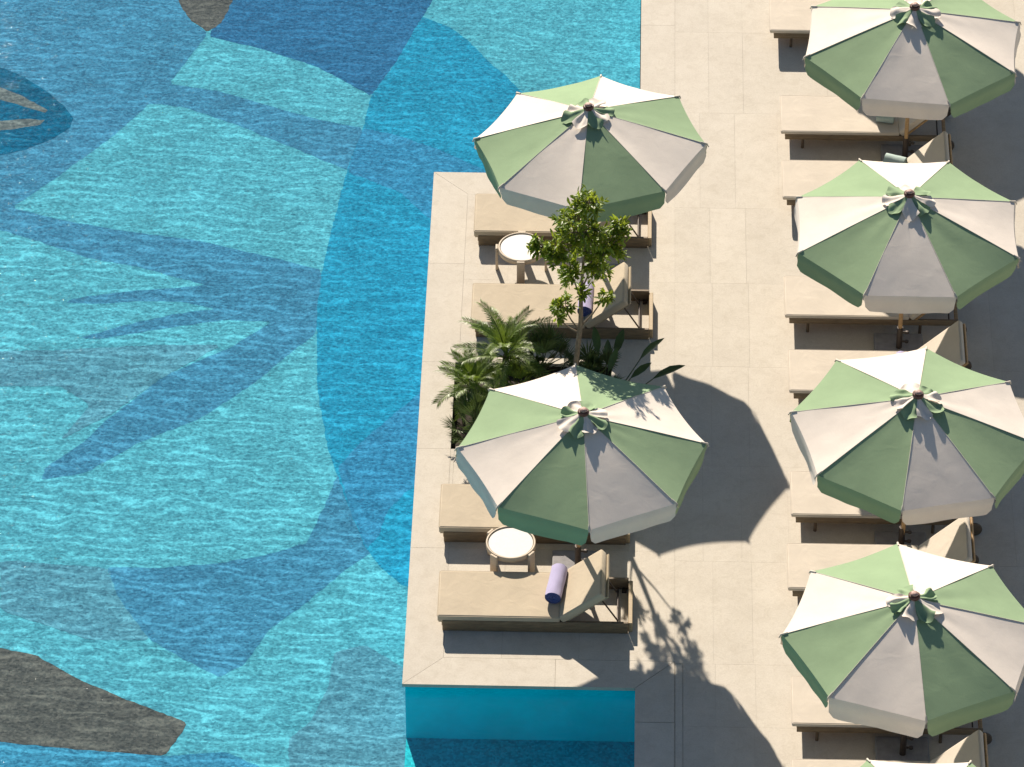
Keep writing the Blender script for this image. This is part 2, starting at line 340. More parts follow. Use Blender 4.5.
# inner faces of the basin: under the peninsula deck, under the main deck, and the far sides
mb = MB(); t = .12
def wallbox(x0, x1, y0, y1): mb.box(x0, x1, y0, y1, FZ - .1, -.045)
wallbox(.03, 2.42, .03, .15)            # south face of the peninsula
wallbox(.03, .15, .15, 8.48)            # west face
wallbox(.03, 2.42, 8.48, 8.60)          # north face
wallbox(2.42, 2.54, -7, .15); wallbox(2.42, 2.54, 8.48, 20)
wallbox(-14.1, -14, -7, 20); wallbox(-14, 2.54, -7.1, -7); wallbox(-14, 2.54, 20, 20.1)
o = mb.build('pool_wall', M['t_wall']); tag(o, kind='structure')
mb = MB(); 
mb.add([(-14, -7, WZ), (2.42, -7, WZ), (2.42, .03, WZ), (.03, .03, WZ), (.03, 8.60, WZ), (2.42, 8.60, WZ), (2.42, 20, WZ), (-14, 20, WZ), (-14, 8.6, WZ), (-14, .03, WZ)],
       [(0, 1, 2, 3, 9), (9, 3, 4, 8), (8, 4, 5, 6, 7)], 0)
o = mb.build('pool_water', M['water']); tag(o, kind='structure')

# ------------------------------------------------------------------ stone deck, every slab cut with its joint
PX0, PX1, PY0, PY1 = .37, 2.10, 3.71, 5.18      # planter opening
slabs = MB()
def slab(pts, gap=.004, z1=0.0, th=.04):
    n = len(pts); q = []
    for i in range(n):
        p0, p1, p2 = Vector(pts[i - 1]), Vector(pts[i]), Vector(pts[(i + 1) % n])
        e1 = (p1 - p0).normalized(); e2 = (p2 - p1).normalized()
        n1 = Vector((-e1.y, e1.x)); n2 = Vector((-e2.y, e2.x))
        b = (n1 + n2); b = b / max(b.dot(n1), .2)
        q.append(p1 + b * gap * .5)
    slabs.tint = rnd.uniform(.97, 1.025)
    vs = [(p.x, p.y, z1) for p in q] + [(p.x, p.y, z1 - th) for p in q]
    slabs.add(vs, [tuple(range(n))] + [(i, n + i, n + (i + 1) % n, (i + 1) % n) for i in range(n)])
def rect(x0, x1, y0, y1, gap=.004): slab([(x0, y0), (x1, y0), (x1, y1), (x0, y1)], gap)
# coping with mitred corners
C = .41
xs = [C, .95, 1.57, 2.0, 2.39]
slab([(0, 0), (1.57, 0), (1.57, C), (C, C)], .003)
slab([(1.57, 0), (2.39, 0), (2.39 + C, C), (1.57, C)], .005)
ys = [2.1, 3.71, 5.3, 6.93]
slab([(0, 0), (C, C), (C, 2.1), (0, 2.1)], .003)
rect(0, PX0, 2.1, 3.71, .003); rect(PX0, C, 2.1, 3.71, .002)
rect(0, PX0, 3.71, 5.18, .003); rect(0, C, 5.18, 6.93, .003)
slab([(0, 6.93), (C, 6.93), (C, 8.63 - C), (0, 8.63)], .003)
slab([(0, 8.63), (C, 8.63 - C), (1.5, 8.63 - C), (1.5, 8.63)], .003)
slab([(1.5, 8.63), (1.5, 8.63 - C), (2.8, 8.63 - C), (2.39, 8.63)], .003)
for y0, y1 in ((8.63, 10.2), (10.2, 11.6), (11.6, 13.2), (13.2, 15), (15, 20)):
    if y0 == 8.63: slab([(2.39, 8.63), (2.8, 8.63 - C), (2.8, y1), (2.39, y1)], .003)
    else: rect(2.39, 2.8, y0, y1, .003)
slab([(2.39, 0), (2.39, -.5), (2.8, -.5), (2.8, C)], .008)
for y0, y1 in ((-2.1, -.5), (-3.8, -2.1), (-7, -3.8)): rect(2.39, 2.8, y0, y1, .008)
rect(2.8, 2.885, -7, C - .03, .011)
# field of slabs
def field(x0, x1, y0, y1, seed, gaps=(.0004, .0018)):
    r = random.Random(seed); x = x0
    while x < x1 - .02:
        w = r.choice((.50, .60, .80, 1.0)); xe = min(x + w, x1)
        if x1 - xe < .2: xe = x1
        rect(x, xe, y0, y1, r.uniform(*gaps)); x = xe
rows = [-7, -5.2, -3.6, -2.1, -.55, .38, 1.96, 3.5, 5.18, 6.65, 8.03, 9.85, 11.47, 13.1, 14.8, 17, 20]
for i in range(len(rows) - 1):
    y0, y1 = rows[i], rows[i + 1]
    X = 2.885 if y1 < .4 else 2.8
    first = {(.38): 3.2, (-.55): 3.22, (1.96): 3.1, (5.18): 3.22, (8.03): 3.09}.get(y0, 3.2)
    rect(X, first, y0, y1, rnd.uniform(.0006, .002))
    rect(first, first + .41, y0, y1, rnd.uniform(.0006, .002)); field(first + .41, 13, y0, y1, i)
for (y0, y1) in ((C, 2.1), (2.1, PY0)): field(C, 2.8, y0, y1, int(y0 * 10) + 50, (.0012, .003))
field(PX1, 2.8, PY0, PY1, 3)
for (y0, y1) in ((PY1, 6.65), (6.65, 8.63 - C)): field(C, 2.8, y0, y1, int(y0 * 10) + 60)
slabs.tint = 1
o = slabs.build('deck', [M['stone']]); tag(o, kind='structure')
# mortar bed under the slabs and the paving that carries on beyond
mb = MB(); zb = -.005
def bed(x0, x1, y0, y1): mb.box(x0, x1, y0, y1, -.045, zb)
bed(.012, PX0 - .01, .012, 8.618); bed(PX0 - .01, PX1 + .01, .012, PY0 - .01); bed(PX0 - .01, PX1 + .01, PY1 + .01, 8.618)
bed(PX1 + .01, 2.402, .012, 8.618); bed(2.402, 13, -7, 20)
o = mb.build('mortar_bed', M['grout']); tag(o, kind='structure')
mb = MB(); 
for a in ((13, 300, -300, 300), (-300, -14.1, -300, 300), (-14.1, 13, 20.1, 300), (-14.1, 13, -300, -7.1)):
    mb.add([(a[0], a[2], -.004), (a[1], a[2], -.004), (a[1], a[3], -.004), (a[0], a[3], -.004)], [(0, 1, 2, 3)])
o = mb.build('ground', M['stone']); tag(o, kind='structure')
mb = MB(); n = 40
vs = [(PX0 - .01 + (PX1 - PX0 + .02) * i / n, PY0 - .01 + (PY1 - PY0 + .02) * j / n, -.11 + .03 * noise.noise((i * .3, j * .3, 0))) for j in range(n + 1) for i in range(n + 1)]
mb.add(vs, [(j * (n + 1) + i, j * (n + 1) + i + 1, (j + 1) * (n + 1) + i + 1, (j + 1) * (n + 1) + i) for j in range(n) for i in range(n)], 0, True)
for (x0, x1, y0, y1) in ((PX0 - .02, PX0 - .004, PY0, PY1), (PX1 + .004, PX1 + .02, PY0, PY1), (PX0, PX1, PY0 - .02, PY0 - .004), (PX0, PX1, PY1 + .004, PY1 + .02)):
    mb.box(x0, x1, y0, y1, -.3, -.046)
o = mb.build('soil', M['soil']); tag(o, kind='structure')

# ------------------------------------------------------------------ parasols
def make_parasol(label, x, y, phi, tx, ty, green0, H=2.25, seed=0, R=1.285, dz=.41):
    H -= .09
    r = random.Random(seed)
    root = empty('parasol', (x, y, 0))
    tag(root, label, 'parasol', 'green and cream parasols')
    up = Vector((sin(tx), sin(ty), 1)).normalized()
    T = up.to_track_quat('Z', 'Y').to_matrix().to_4x4()
    # keep the ribs' bearing: rotate so that local x stays along world x
    e1 = (Vector((1, 0, 0)) - up * up.x).normalized(); e2 = up.cross(e1)
    T = Matrix((e1, e2, up)).transposed().to_4x4()
    T0 = Matrix.Rotation(phi + PI / 2, 4, 'Z')
    def P(a, s, zoff=0.0):           # point on the cone at bearing a, fraction s of the radius
        return Vector((R * s * cos(a), R * s * sin(a), H - dz * (s ** 1.06) + zoff))
    nU, nS = 14, 16
    can = MB(); can.M = T @ T0
    val = MB(); val.M = T @ T0
    for i in range(8):
        a0, a1 = i * PI / 4, (i + 1) * PI / 4
        mat = 0 if (i % 2 == 0) == green0 else 1
        ph = r.uniform(0, 9); sagk = r.uniform(.7, 1.2)
        def S(u, s):
            p = P(a0, s).lerp(P(a1, s), u); q = 4 * u * (1 - u)
            c = 1 - .020 * q * s * s * sagk
            p.x *= c; p.y *= c
            p.z -= .018 * q * s * sagk - .006 * noise.noise((u * 3 + ph, s * 2.5, ph))
            return p
        vs = [tuple(S(u / nU, .045 + .955 * s / nS)) for s in range(nS + 1) for u in range(nU + 1)]
        can.add(vs, [(s * (nU + 1) + u, (s + 1) * (nU + 1) + u, (s + 1) * (nU + 1) + u + 1, s * (nU + 1) + u + 1) for s in range(nS) for u in range(nU)], mat, True)
        # hanging valance
        nV, nW = 6, 20; L = .205 + r.uniform(-.01, .015); push = r.uniform(-.015, .03)
        am = (a0 + a1) / 2; nd = Vector((cos(am), sin(am), 0)); vs = []
        for j in range(nV + 1):
            t = j / nV
            for u in range(nW + 1):
                uu = u / nW; w = .5 + (uu - .5) * (1 - .035 * t)
                p = S(w, 1.0)
                d = min(uu, 1 - uu); rl = L * (1 - .30 * max(0, 1 - d / .07) ** 2 + .05 * sin(PI * uu))
                p = p + nd * (.012 * sin(PI * min(1, t * 1.6)) + push * t + .03 * t * t * (noise.noise((uu * 3.2, ph, 1)) + .2))
                p.z -= t * rl
                vs.append(tuple(p))
        val.add(vs, [(j * (nW + 1) + u, (j + 1) * (nW + 1) + u, (j + 1) * (nW + 1) + u + 1, j * (nW + 1) + u + 1) for j in range(nV) for u in range(nW)], mat, True)
    co = can.build('canopy', [M['green'], M['cream']], root)
    vo = val.build('valance', [M['green'], M['cream']], co)
    pp = MB(); pp.M = T @ T0
    for i in range(8):
        a = i * PI / 4
        pp.tube([P(a, s / 10 * .95 + .05, .001) for s in range(11)], .0038, 5)
        c = P(a, 1.0); c2 = P(a, 1.022, .004); c2.z -= .035
        pp.tube([P(a, .955, .004), P(a, 1.008, .006), c2], [.009, .011, .006], 6)
    pp.build('piping', M['hem'], co)
    # flared, gathered vent cap over the hub
    vc = MB(); vc.M = T @ T0
    for i in range(8):
        a0, a1 = i * PI / 4 - .02, (i + 1) * PI / 4 + .02
        mat = 0 if (i % 2 == 0) == green0 else 1
        ph = r.uniform(0, 50); ln = r.uniform(.25, .31); lift = r.uniform(-.012, .014); fr = r.choice((.75, 1, 1.4)); am = r.uniform(.012, .028); sh = r.uniform(-.12, .12); k1 = r.uniform(.55, 1)
        vs = []; nA, nB = 20, 10
        for j in range(nB + 1):
            s = j / nB
            for u in range(nA + 1):
                w = u / nA
                wc = .5 + (w - .5) * (1 - .04 * s * k1); a = a0 + (a1 - a0) * wc + sh * s * s
                rr = .045 + (ln - .045) * s * (1 - .16 * (2 * w - 1) ** 2 + .10 * noise.noise((w * 3, ph, 0)) * s)
                zc = H - dz * (rr / R) + .012
                z = zc + .035 * (1 - s) ** 2 + (.026 + lift) * s ** 1.2 + am * s * sin(2 * PI * fr * w + ph) + .035 * s * noise.noise((w * 2.6, s * 2.2, ph))
                vs.append((rr * cos(a), rr * sin(a), max(z, zc)))
        vc.add(vs, [(j * (nA + 1) + u, (j + 1) * (nA + 1) + u, (j + 1) * (nA + 1) + u + 1, j * (nA + 1) + u + 1) for j in range(nB) for u in range(nA)], mat, True)
    vc.build('vent_cap', [M['green'], M['cream']], co)
    fi = MB(); fi.M = T
    fi.lathe([(.02, H + .02), (.05, H + .03), (.060, H + .045), (.060, H + .066), (.05, H + .074)], 20)
    fo = fi.build('finial', M['finial'], root)
    ft = MB(); ft.M = T; ft.lathe([(.034, H + .078), (.042, H + .084), (.036, H + .094), (.014, H + .10)], 16)
    ft.build('finial_cap', M['finial_top'], fo)
    po = MB(); po.M = T; po.tube([(0, 0, .06), (0, 0, H + .02)], .024, 12)
    po.build('pole', M['teak'], root)
    hb = MB(); hb.M = T; hb.lathe([(.03, H - .16), (.06, H - .15), (.06, H - .10), (.03, H - .09)], 16)
    hb.build('hub', M['teak'], root)
    hb = MB(); hb.M = T; hb.lathe([(.03, H - .64), (.05, H - .63), (.05, H - .57), (.03, H - .56)], 16); hb.build('runner', M['teak'], root)
    for i in range(8):
        a = i * PI / 4
        rb = MB(); rb.M = T @ T0
        rb.tube([P(a, s, -.022) for s in (.05, .3, .6, .985)], .011, 6)
        ro = rb.build('rib', M['teak'], root)
        st = MB(); st.M = T @ T0; st.tube([(.04 * cos(a), .04 * sin(a), H - .6), P(a, .5, -.03)], .008, 6)
        st.build('strut', M['teak'], ro)
    bp = MB(); bp.box(-.27, .27, -.25, .25, .004, .055, .012); b = bp.build('base_plate', M['plate'], root)
    sl = MB(); sl.tube([(0, 0, .05), (0, 0, .34)], .034, 14); so = sl.build('sleeve', M['dark'], root)
    for zz in (.14, .27):
        kn = MB(); kn.tube([(.03, 0, zz), (.075, 0, zz)], .012, 8); kn.lathe([(.012, 0), (.024, .004), (.024, .024), (.01, .028)], 10, c=(.08, 0, zz - .014))
        kn.build('knob', M['dark'], so)
    return root
make_parasol('parasol over the water side loungers by the pool corner, behind the small leafy tree', 1.92, 6.663, -.082, -.051, .036, True, 2.42, 11)
make_parasol('parasol with leaf shadows on its canopy, in front of the palm planter', 1.777, 1.791, .070, .018, -.016, False, 2.25, 12)
make_parasol('parasol beyond the top picture edge, seen only by its shadow on the deck', 5.50, 12.40, .20, .01, 0, True, 2.25, 18)
make_parasol('farthest parasol of the row on the deck, its top cut by the picture edge', 5.475, 8.975, .289, .001, -.004, True, 2.25, 13)
make_parasol('second farthest parasol of the deck row, a cream panel facing the viewer', 5.285, 5.500, .385, .002, -.003, True, 2.25, 14)
make_parasol('third parasol of the deck row, a lavender towel showing just behind it', 5.192, 2.178, -.134, .029, -.025, False, 2.25, 15)
make_parasol('nearest parasol of the deck row whose whole canopy is seen', 5.098, -.945, .073, .002, -.002, True, 2.25, 16)
make_parasol('parasol of which only the tip shows at the bottom picture edge', 5.10, -3.97, .389, 0, 0, True, 2.25, 17)

# ------------------------------------------------------------------ loungers by the water: low teak box, tan cushions
def edge_piping(par, L, W, z, m):
    q = MB(); pts = []
    for cx, cy, a0 in ((L - .02, W - .02, 0), (.02, W - .02, 90), (.02, .02, 180), (L - .02, .02, 270)):
        for k in range(4): pts.append((cx + .021 * cos(rad(a0 + 30 * k)), cy + .021 * sin(rad(a0 + 30 * k)), z))
    pts.append(pts[0]); q.tube(pts, .0055, 6); q.build('piping', m, par)
def low_lounger(label, x, y):
    root = empty('sun_lounger', (x, y, 0)); tag(root, label, 'sun lounger', 'low tan loungers on the peninsula')
    L, W, hz = 2.03, .70, 1.27
    for ry in (-.008, W - .027):
        f = MB(); f.box(.05, L - .05, ry, ry + .035, .002, .145, .006); f.build('side_rail', M['teak_dark'], root)
    f = MB(); f.box(L - .05, L - .005, .02, W - .02, .002, .125, .006); f.build('head_rail', M['pale_teak'], root)
    for rx in (.04, hz - .02):
        f = MB(); f.box(rx, rx + .045, .057, W - .057, .015, .095, .006); f.build('cross_rail', M['pale_teak'], root)
    for px in (.10, L - .12):
        for py in (.03, W - .08):
            f = MB(); f.box(px, px + .05, py, py + .05, 0, .03); f.build('foot', M['dark'], root)
    c = MB(); c.box(0, hz, .0, W, .118, .205, .016); cu = c.build('seat_cushion', M['tan'], root); edge_piping(cu, hz, W, .196, M['tan'])
    p = MB(); p.box(.012, hz - .012, .012, W - .012, .108, .1185); p.build('seat_board', M['pale_teak'], root)
    b = MB(); ang = rad(39.5)
    b.M = Matrix.Translation((hz + .045, 0, .115)) @ Matrix.Rotation(-ang, 4, 'Y')
    b.box(-.0, .57, 0, W, .012, .100, .018); bo = b.build('backrest_cushion', M['tan'], root)
    q = MB(); q.M = b.M.copy(); q.box(.0, .59, .02, W - .02, -.006, .010); q.build('backrest_board', M['panel'], bo)
    top = b.M @ Vector((.45, 0, -.008))
    for yy in (.14, W - .14):
        s = MB(); s.tube([(top.x, yy, top.z), (L - .16, yy, .05)], .009, 6); s.build('prop', M['dark'], root)
    s = MB(); s.tube([(L - .16, .05, .05), (L - .16, W - .05, .05)], .009, 6); s.build('prop_rod', M['dark'], root)
    return root
a = low_lounger('tan lounger under the far pool corner parasol, beside the white round table', .51, 7.27)
low_lounger('tan lounger with lavender towel half hidden by the small tree, above the palms', .53, 5.63)
low_lounger('tan lounger under the parasol with leaf shadows, its white table at its front edge', .30, 2.20)
low_lounger('tan lounger with rolled lavender towel, nearest the dark end of the pool', .335, .82)

# ------------------------------------------------------------------ loungers on the deck: on legs, cream cushions, wheels
def deck_lounger(label, x, y, ang=45):
    root = empty('sun_lounger', (x, y, 0)); tag(root, label, 'sun lounger', 'cream loungers along the deck')
    L, W, hz = 1.93, .70, 1.38
    for ry in (.004, W - .034):
        f = MB(); f.box(.05, L, ry, ry + .03, .145, .222, .006); f.build('side_rail', M['teak_dark'], root)
    for rx in (.05, hz, L - .04):
        f = MB(); f.box(rx, rx + .04, .062, W - .062, .14, .18, .006); f.build('cross_rail', M['teak'], root)
    for px in (.26, L - .42):
        for py in (.045, W - .045):
            g = MB(); g.tube([(px, py, 0), (px, py, .14)], .018, 10); g.build('leg', M['wheel'], root)
    for py in (.0, W - .03):
        g = MB(); g.M = Matrix.Translation((L + .015, py, .085)) @ Matrix.Rotation(-PI / 2, 4, 'X')
        g.lathe([(.02, -.004), (.075, 0), (.085, .008), (.085, .026), (.075, .034), (.02, .036)], 20); g.build('wheel', M['wheel'], root)
    c = MB(); c.box(0, hz, 0, W, .222, .270, .014); cu = c.build('seat_cushion', M['sand_c'], root); edge_piping(cu, hz, W, .263, M['sand_c'])
    p = MB(); p.box(.06, hz - .01, .036, W - .036, .20, .2215); p.build('seat_board', M['teak'], root)
    b = MB(); b.M = Matrix.Translation((hz + .05, 0, .20)) @ Matrix.Rotation(-rad(ang), 4, 'Y')
    b.box(0, .68, 0, W, .012, .085, .02); bo = b.build('backrest_cushion', M['sand_c'], root)
    q = MB(); q.M = b.M.copy(); q.box(0, .69, .01, W - .01, -.016, .010, .004); q.build('backrest_board', M['teak'], bo)
    top = b.M @ Vector((.5, 0, -.01))
    for yy in (.12, W - .12):
        s = MB(); s.tube([(top.x, yy, top.z), (L - .1, yy, .15)], .009, 6); s.build('prop', M['dark'], root)
    return root
deck_lounger('cream lounger at the top picture edge, left of the farthest parasol', 3.93, 11.16)
deck_lounger('cream lounger with a teal towel at its backrest, under the farthest parasol', 4.03, 9.16)
deck_lounger('cream lounger with pale round towel, between the farthest and the next parasol', 4.03, 7.91)
deck_lounger('cream lounger just in front of the second farthest parasol, its foot end in full sun', 4.02, 5.77)
deck_lounger('cream lounger with lavender towel, behind the third parasol', 4.045, 4.47)
deck_lounger('cream lounger mostly under the third parasol of the row', 4.03, 2.43)
deck_lounger('cream lounger just behind the last whole parasol', 3.975, 1.27)
deck_lounger('cream lounger mostly under the last whole parasol', 3.98, -.76)
deck_lounger('cream lounger cut by the bottom picture edge', 3.96, -1.97)

# ------------------------------------------------------------------ side tables
def side_table(label, x, y, rot, h=.31):
    root = empty('side_table', (x, y, 0), rot); tag(root, label, 'side table', 'white topped round side tables')
    t = MB(); t.lathe([(.225, h - .035), (.238, h - .028), (.238, h - .006), (.232, h - .002)], 48); t.build('tabletop', M['table'], root)
    g = MB(); n = 48
    rings = [[(rr * cos(2 * PI * k / n), rr * sin(2 * PI * k / n), z) for k in range(n)] for rr, z in ((.242, h - .05), (.262, h - .05), (.262, h + .004), (.258, h + .008), (.246, h + .008), (.242, h + .004), (.242, h - .05))]
    g.loft(rings, 0, False, True); g.build('rim', M['ring'], root)
    for k in range(4):
        l = MB(); l.M = Matrix.Rotation(k * PI / 2, 4, 'Z'); l.box(.264, .292, -.045, .045, 0, h + .004, .006); l.build('leg', M['ring'], root)
    return root
side_table('round white table with legs at four sides, left of the small leafy tree', 1.06, 6.86, rad(0))
side_table('round white table with turned legs, by the lounger with the rolled towel', 1.07, 1.86, rad(52))

# ------------------------------------------------------------------ towels
def rolled_towel(label, x, y, z, rz, L=.40, r=.085, main='lav', end='navy'):
    root = empty('rolled_towel', (x, y, z), rz); tag(root, label, 'towel', 'rolled towels')
    t = MB(); rings = []
    n = 40
    for j in range(13):
        s = j / 12; yy = -L / 2 + L * s; ring = []
        for k in range(n):
            a = 2 * PI * k / n
            rr = r * (1 + .05 * noise.noise((cos(a) * 1.5, sin(a) * 1.5, s * 4 + x)) + .10 * max(0, 1 - abs(((a - 2.6) % (2 * PI)) / .5)) )
            ring.append((1.0 * rr * cos(a), yy, max(0.002, r * .92 + rr * .92 * sin(a))))
        rings.append(ring)
    t.loft(rings, 0, False, True); b = t.build('towel_roll', M[main], root)
    for side in (-1, 1):
        e = MB(); vs = []; turns = 3.2; m = 90
        for k in range(m + 1):
            a = turns * 2 * PI * k / m; rr = r * (.06 + .92 * k / m)
            for dy in (0, .016):
                vs.append((rr * cos(a), side * (L / 2 - .012 + dy), max(.004, r * .92 + rr * .92 * sin(a))))
        e.add(vs, [(2 * k, 2 * k + 1, 2 * k + 3, 2 * k + 2) for k in range(m)], 0, True)
        c = [(.97 * r * cos(2 * PI * k / 32), side * (L / 2 - .008), max(.004, r * .92 + .9 * r * sin(2 * PI * k / 32))) for k in range(32)]
        e.add(c, [tuple(range(32))], 0)
        e.build('folded_end', M[end], root)
    return root
rolled_towel('rolled lavender towel with dark blue end, on the lounger nearest the dark pool end', 1.56, 1.26, .205, rad(-8), .46, .085)
rolled_towel('rolled lavender towel behind the tree trunk, on the lounger above the palms', 1.80, 5.98, .205, rad(-3), .44, .08)
rolled_towel('rolled teal towel in the shade of the farthest parasol', 5.25, 9.38, .27, rad(80), .20, .07, 'aqua', 'aqua')
rolled_towel('pale round ended towel peeking over the second farthest parasol', 5.33, 8.50, .27, rad(70), .24, .085, 'aqua', 'aqua')
rolled_towel('rolled lavender towel peeking over the third parasol of the deck row', 5.25, 4.86, .27, rad(-12), .36, .062)
# ------------------------------------------------------------------ tree
def leaf(mb, p, d, up, L, W, fold=.25, droop=.15):
    d = d.normalized(); side = d.cross(up)
    if side.length < 1e-3: side = Vector((1, 0, 0))
    side.normalize(); nn = side.cross(d).normalized()
    prof = ((0, .12), (.3, .85), (.6, 1), (.85, .55), (1, .03)); vs = []
    for t, w in prof:
        c = p + d * L * t - nn * L * droop * t * t
        vs += [tuple(c - side * W * .5 * w + nn * W * fold * w), tuple(c), tuple(c + side * W * .5 * w + nn * W * fold * w)]
    fs = []
    for i in range(len(prof) - 1):
        b = i * 3; fs += [(b, b + 1, b + 4, b + 3), (b + 1, b + 2, b + 5, b + 4)]
    mb.add(vs, fs, 0, True)
def rv(r): 
    while True:
        v = Vector((r.uniform(-1, 1), r.uniform(-1, 1), r.uniform(-1, 1)))
        if .05 < v.length < 1: return v.normalized()
r = random.Random(5)
BX, BY = 1.65, 4.2
tree = empty('small_tree', (BX, BY, -.1)); tag(tree, 'small leafy tree with thin leaning trunk growing from the palm planter', 'tree')
trunk_pts = [Vector((0, 0, 0)), Vector((.03, 0, .5)), Vector((.07, -.01, 1.0)), Vector((.11, .0, 1.5)), Vector((.11, .02, 1.9)), Vector((.13, .02, 2.3)), Vector((.16, 0, 2.8))]
tb = MB(); tb.tube(trunk_pts, [.042, .036, .031, .027, .022, .015, .008], 10); 
lm = MB(); lf = MB()
blobs = [(1.72, 2.70, .36, 20), (2.05, 2.56, .24, 12), (1.50, 2.46, .26, 12), (1.90, 2.26, .27, 12), (1.85, 3.00, .18, 7), (1.66, 2.10, .20, 6),
         (1.57, 1.66, .15, 4), (1.50, 1.50, .11, 2), (2.02, 1.80, .09, 2), (2.16, 2.70, .12, 4), (1.32, 2.48, .12, 4), (1.75, 1.85, .12, 2)]
def on_trunk(z):
    for a, b in zip(trunk_pts, trunk_pts[1:]):
        if a.z <= z <= b.z: return a.lerp(b, (z - a.z) / (b.z - a.z))
    return trunk_pts[-1]
for (bx, bz, br, n) in blobs:
    c = Vector((bx - BX, r.uniform(-.05, .05), bz + .1))
    st = on_trunk(max(1.35, min(2.6, c.z - .35 - .3 * abs(c.x))))
    mid = st.lerp(c, .5) + Vector((0, 0, -.03))
    if abs(c.x - .12) > .1 or bz < 2: lm.tube([st, mid, c], [.012, .009, .005], 6)
    for k in range(int(n * 2.5)):
        tip = c + rv(r) * br * r.uniform(.35, 1)
        lm.tube([mid.lerp(c, .6), (c + tip) / 2 + Vector((0, 0, .02)), tip], [.005, .004, .0025], 4, cap=False)
        ax = (tip - c).normalized() + Vector((0, 0, .5)); ax.normalize()
        lf_n = r.randint(13, 19)
        for q in range(lf_n):
            s = q / lf_n; p = c.lerp(tip, .45 + .6 * s)
            d = (ax * .8 + rv(r) * 1.0).normalized()
            lf.tint = r.choice((.55, .75, 1, 1.2, 1.6)) * r.uniform(.85, 1.15)
            leaf(lf, p + rv(r) * .02, d, Vector((0, 0, 1)) + rv(r) * .5, r.uniform(.052, .090), r.uniform(.021, .034))
t_o = tb.build('trunk', M['bark'], tree); lm.build('branch', M['bark'], tree); lf.build('crown', M['leaf'], tree)

# ------------------------------------------------------------------ palms and other planter plants
def frond(mb, base, az, elev, L, nl=26, ll=.22, curl=1.3, w=.013, r=r):
    """pinnate frond: arching midrib with narrow leaflets on both sides"""
    pts = []; p = Vector(base); e = elev
    n = 14; h = Vector((cos(az), sin(az), 0))
    for i in range(n + 1):
        pts.append(p.copy()); d = h * cos(e) + Vector((0, 0, sin(e))); p = p + d * (L / n); e -= curl / n * (.4 + 1.2 * i / n)
    mb.tube(pts, [.008 - .006 * i / n for i in range(n + 1)], 4, cap=False)
    side = Vector((-sin(az), cos(az), 0))
    for k in range(nl):
        t = .18 + .82 * k / (nl - 1); i = min(int(t * n), n - 1); q = pts[i].lerp(pts[i + 1], t * n - i)
        d = (pts[i + 1] - pts[i]).normalized(); l = ll * (1 - .55 * t) * (.6 + .4 * min(1, t * 4)) * r.uniform(.85, 1.1)
        for s in (-1, 1):
            dd = d * (.75 + .4 * t) + side * s * .9 + Vector((0, 0, .30 + r.uniform(-.15, .15)))
            dd.normalize(); a = q; b = q + dd * l * .55; c = q + dd * l - Vector((0, 0, l * .18)); wv = d.cross(dd).cross(dd).normalized() * w * .5
            mb.tint = r.uniform(.6, 1.5)
            mb.add([tuple(a - wv * .5), tuple(a + wv * .5), tuple(b + wv), tuple(b - wv), tuple(c)], [(0, 1, 2, 3), (3, 2, 4)])
def fan(mb, base, az, elev, pet, R, n=20, spread=150, w=.022, r=r):
    h = Vector((cos(az), sin(az), 0)); d = h * cos(elev) + Vector((0, 0, sin(elev)))
    c = Vector(base) + d * pet
    mb.tube([base, Vector(base) + d * pet * .5 + Vector((0, 0, .01)), c], [.006, .005, .004], 4, cap=False)
    side = Vector((-sin(az), cos(az), 0)); nn = side.cross(d) * -1
    for k in range(n):
        a = rad(-spread / 2 + spread * k / (n - 1) + r.uniform(-3, 3)); dd = (d * cos(a) + side * sin(a) + nn * (.16 + .22 * abs(sin(a)))).normalized()
        l = R * (1 - .18 * abs(sin(a))) * r.uniform(.88, 1.08); wv = nn.cross(dd).normalized() * w * .5
        m = c + dd * l * .5; e = c + dd * l - Vector((0, 0, .10 * l)); mb.tint = r.uniform(.6, 1.5)
        up = nn * w * .25
        mb.add([tuple(c), tuple(m - wv + up), tuple(m), tuple(m + wv + up), tuple(e)], [(0, 2, 1), (0, 3, 2), (1, 2, 4), (2, 3, 4)])
def palm_plant(label, name, x, y, zc, kind, n, L, seed, tilt=(0, 0), arc=None, matk=None):
    rr = random.Random(seed); root = empty(name, (x, y, -.1)); tag(root, label, 'palm')
    top = Vector((tilt[0], tilt[1], zc + .1))
    s = MB(); s.tube([(0, 0, 0), top * .5, top], [.055, .05, .035], 9); s.build('stem', M['fibre'], root)
    f = MB()
    for k in range(n):
        az = 2 * PI * (k * .382) + rr.uniform(-.2, .2)
        el = rad(84 - 66 * (k / n) ** .9 + rr.uniform(-8, 8)); lf_ = L * rr.uniform(.8, 1.1)
        b = top + Vector((rr.uniform(-.02, .02), rr.uniform(-.02, .02), -.05 * k / n))
        if kind == 'pinnate': frond(f, b, az, el, lf_, 34, .21, rr.uniform(.8, 1.6), .0095, rr)
        else: fan(f, b, az, el, lf_ * .55, lf_ * .5, rr.randint(17, 24), rr.uniform(140, 190), .020, rr)
    if y < 3.9:
        for a_, e_ in ((-118, 22), (-150, 30), (-100, 40)): fan(f, top, rad(a_), rad(e_), .30, .27, 20, 170, .02, rr)
    f.build('foliage', M[matk or ('palm' if kind == 'pinnate' else 'fan')], root)
    return root
palm_plant('tallest feathery palm with bright arching fronds, at the back of the planter', 'palm', .90, 4.52, .62, 'pinnate', 20, .62, 21, (.05, .05))
palm_plant('low feathery palm leaning over the stone edge on the water side', 'palm', .62, 4.42, .28, 'pinnate', 16, .50, 22, (-.04, 0))
palm_plant('feathery palm low at the front left corner of the planter', 'palm', .82, 4.08, .14, 'pinnate', 13, .42, 23)
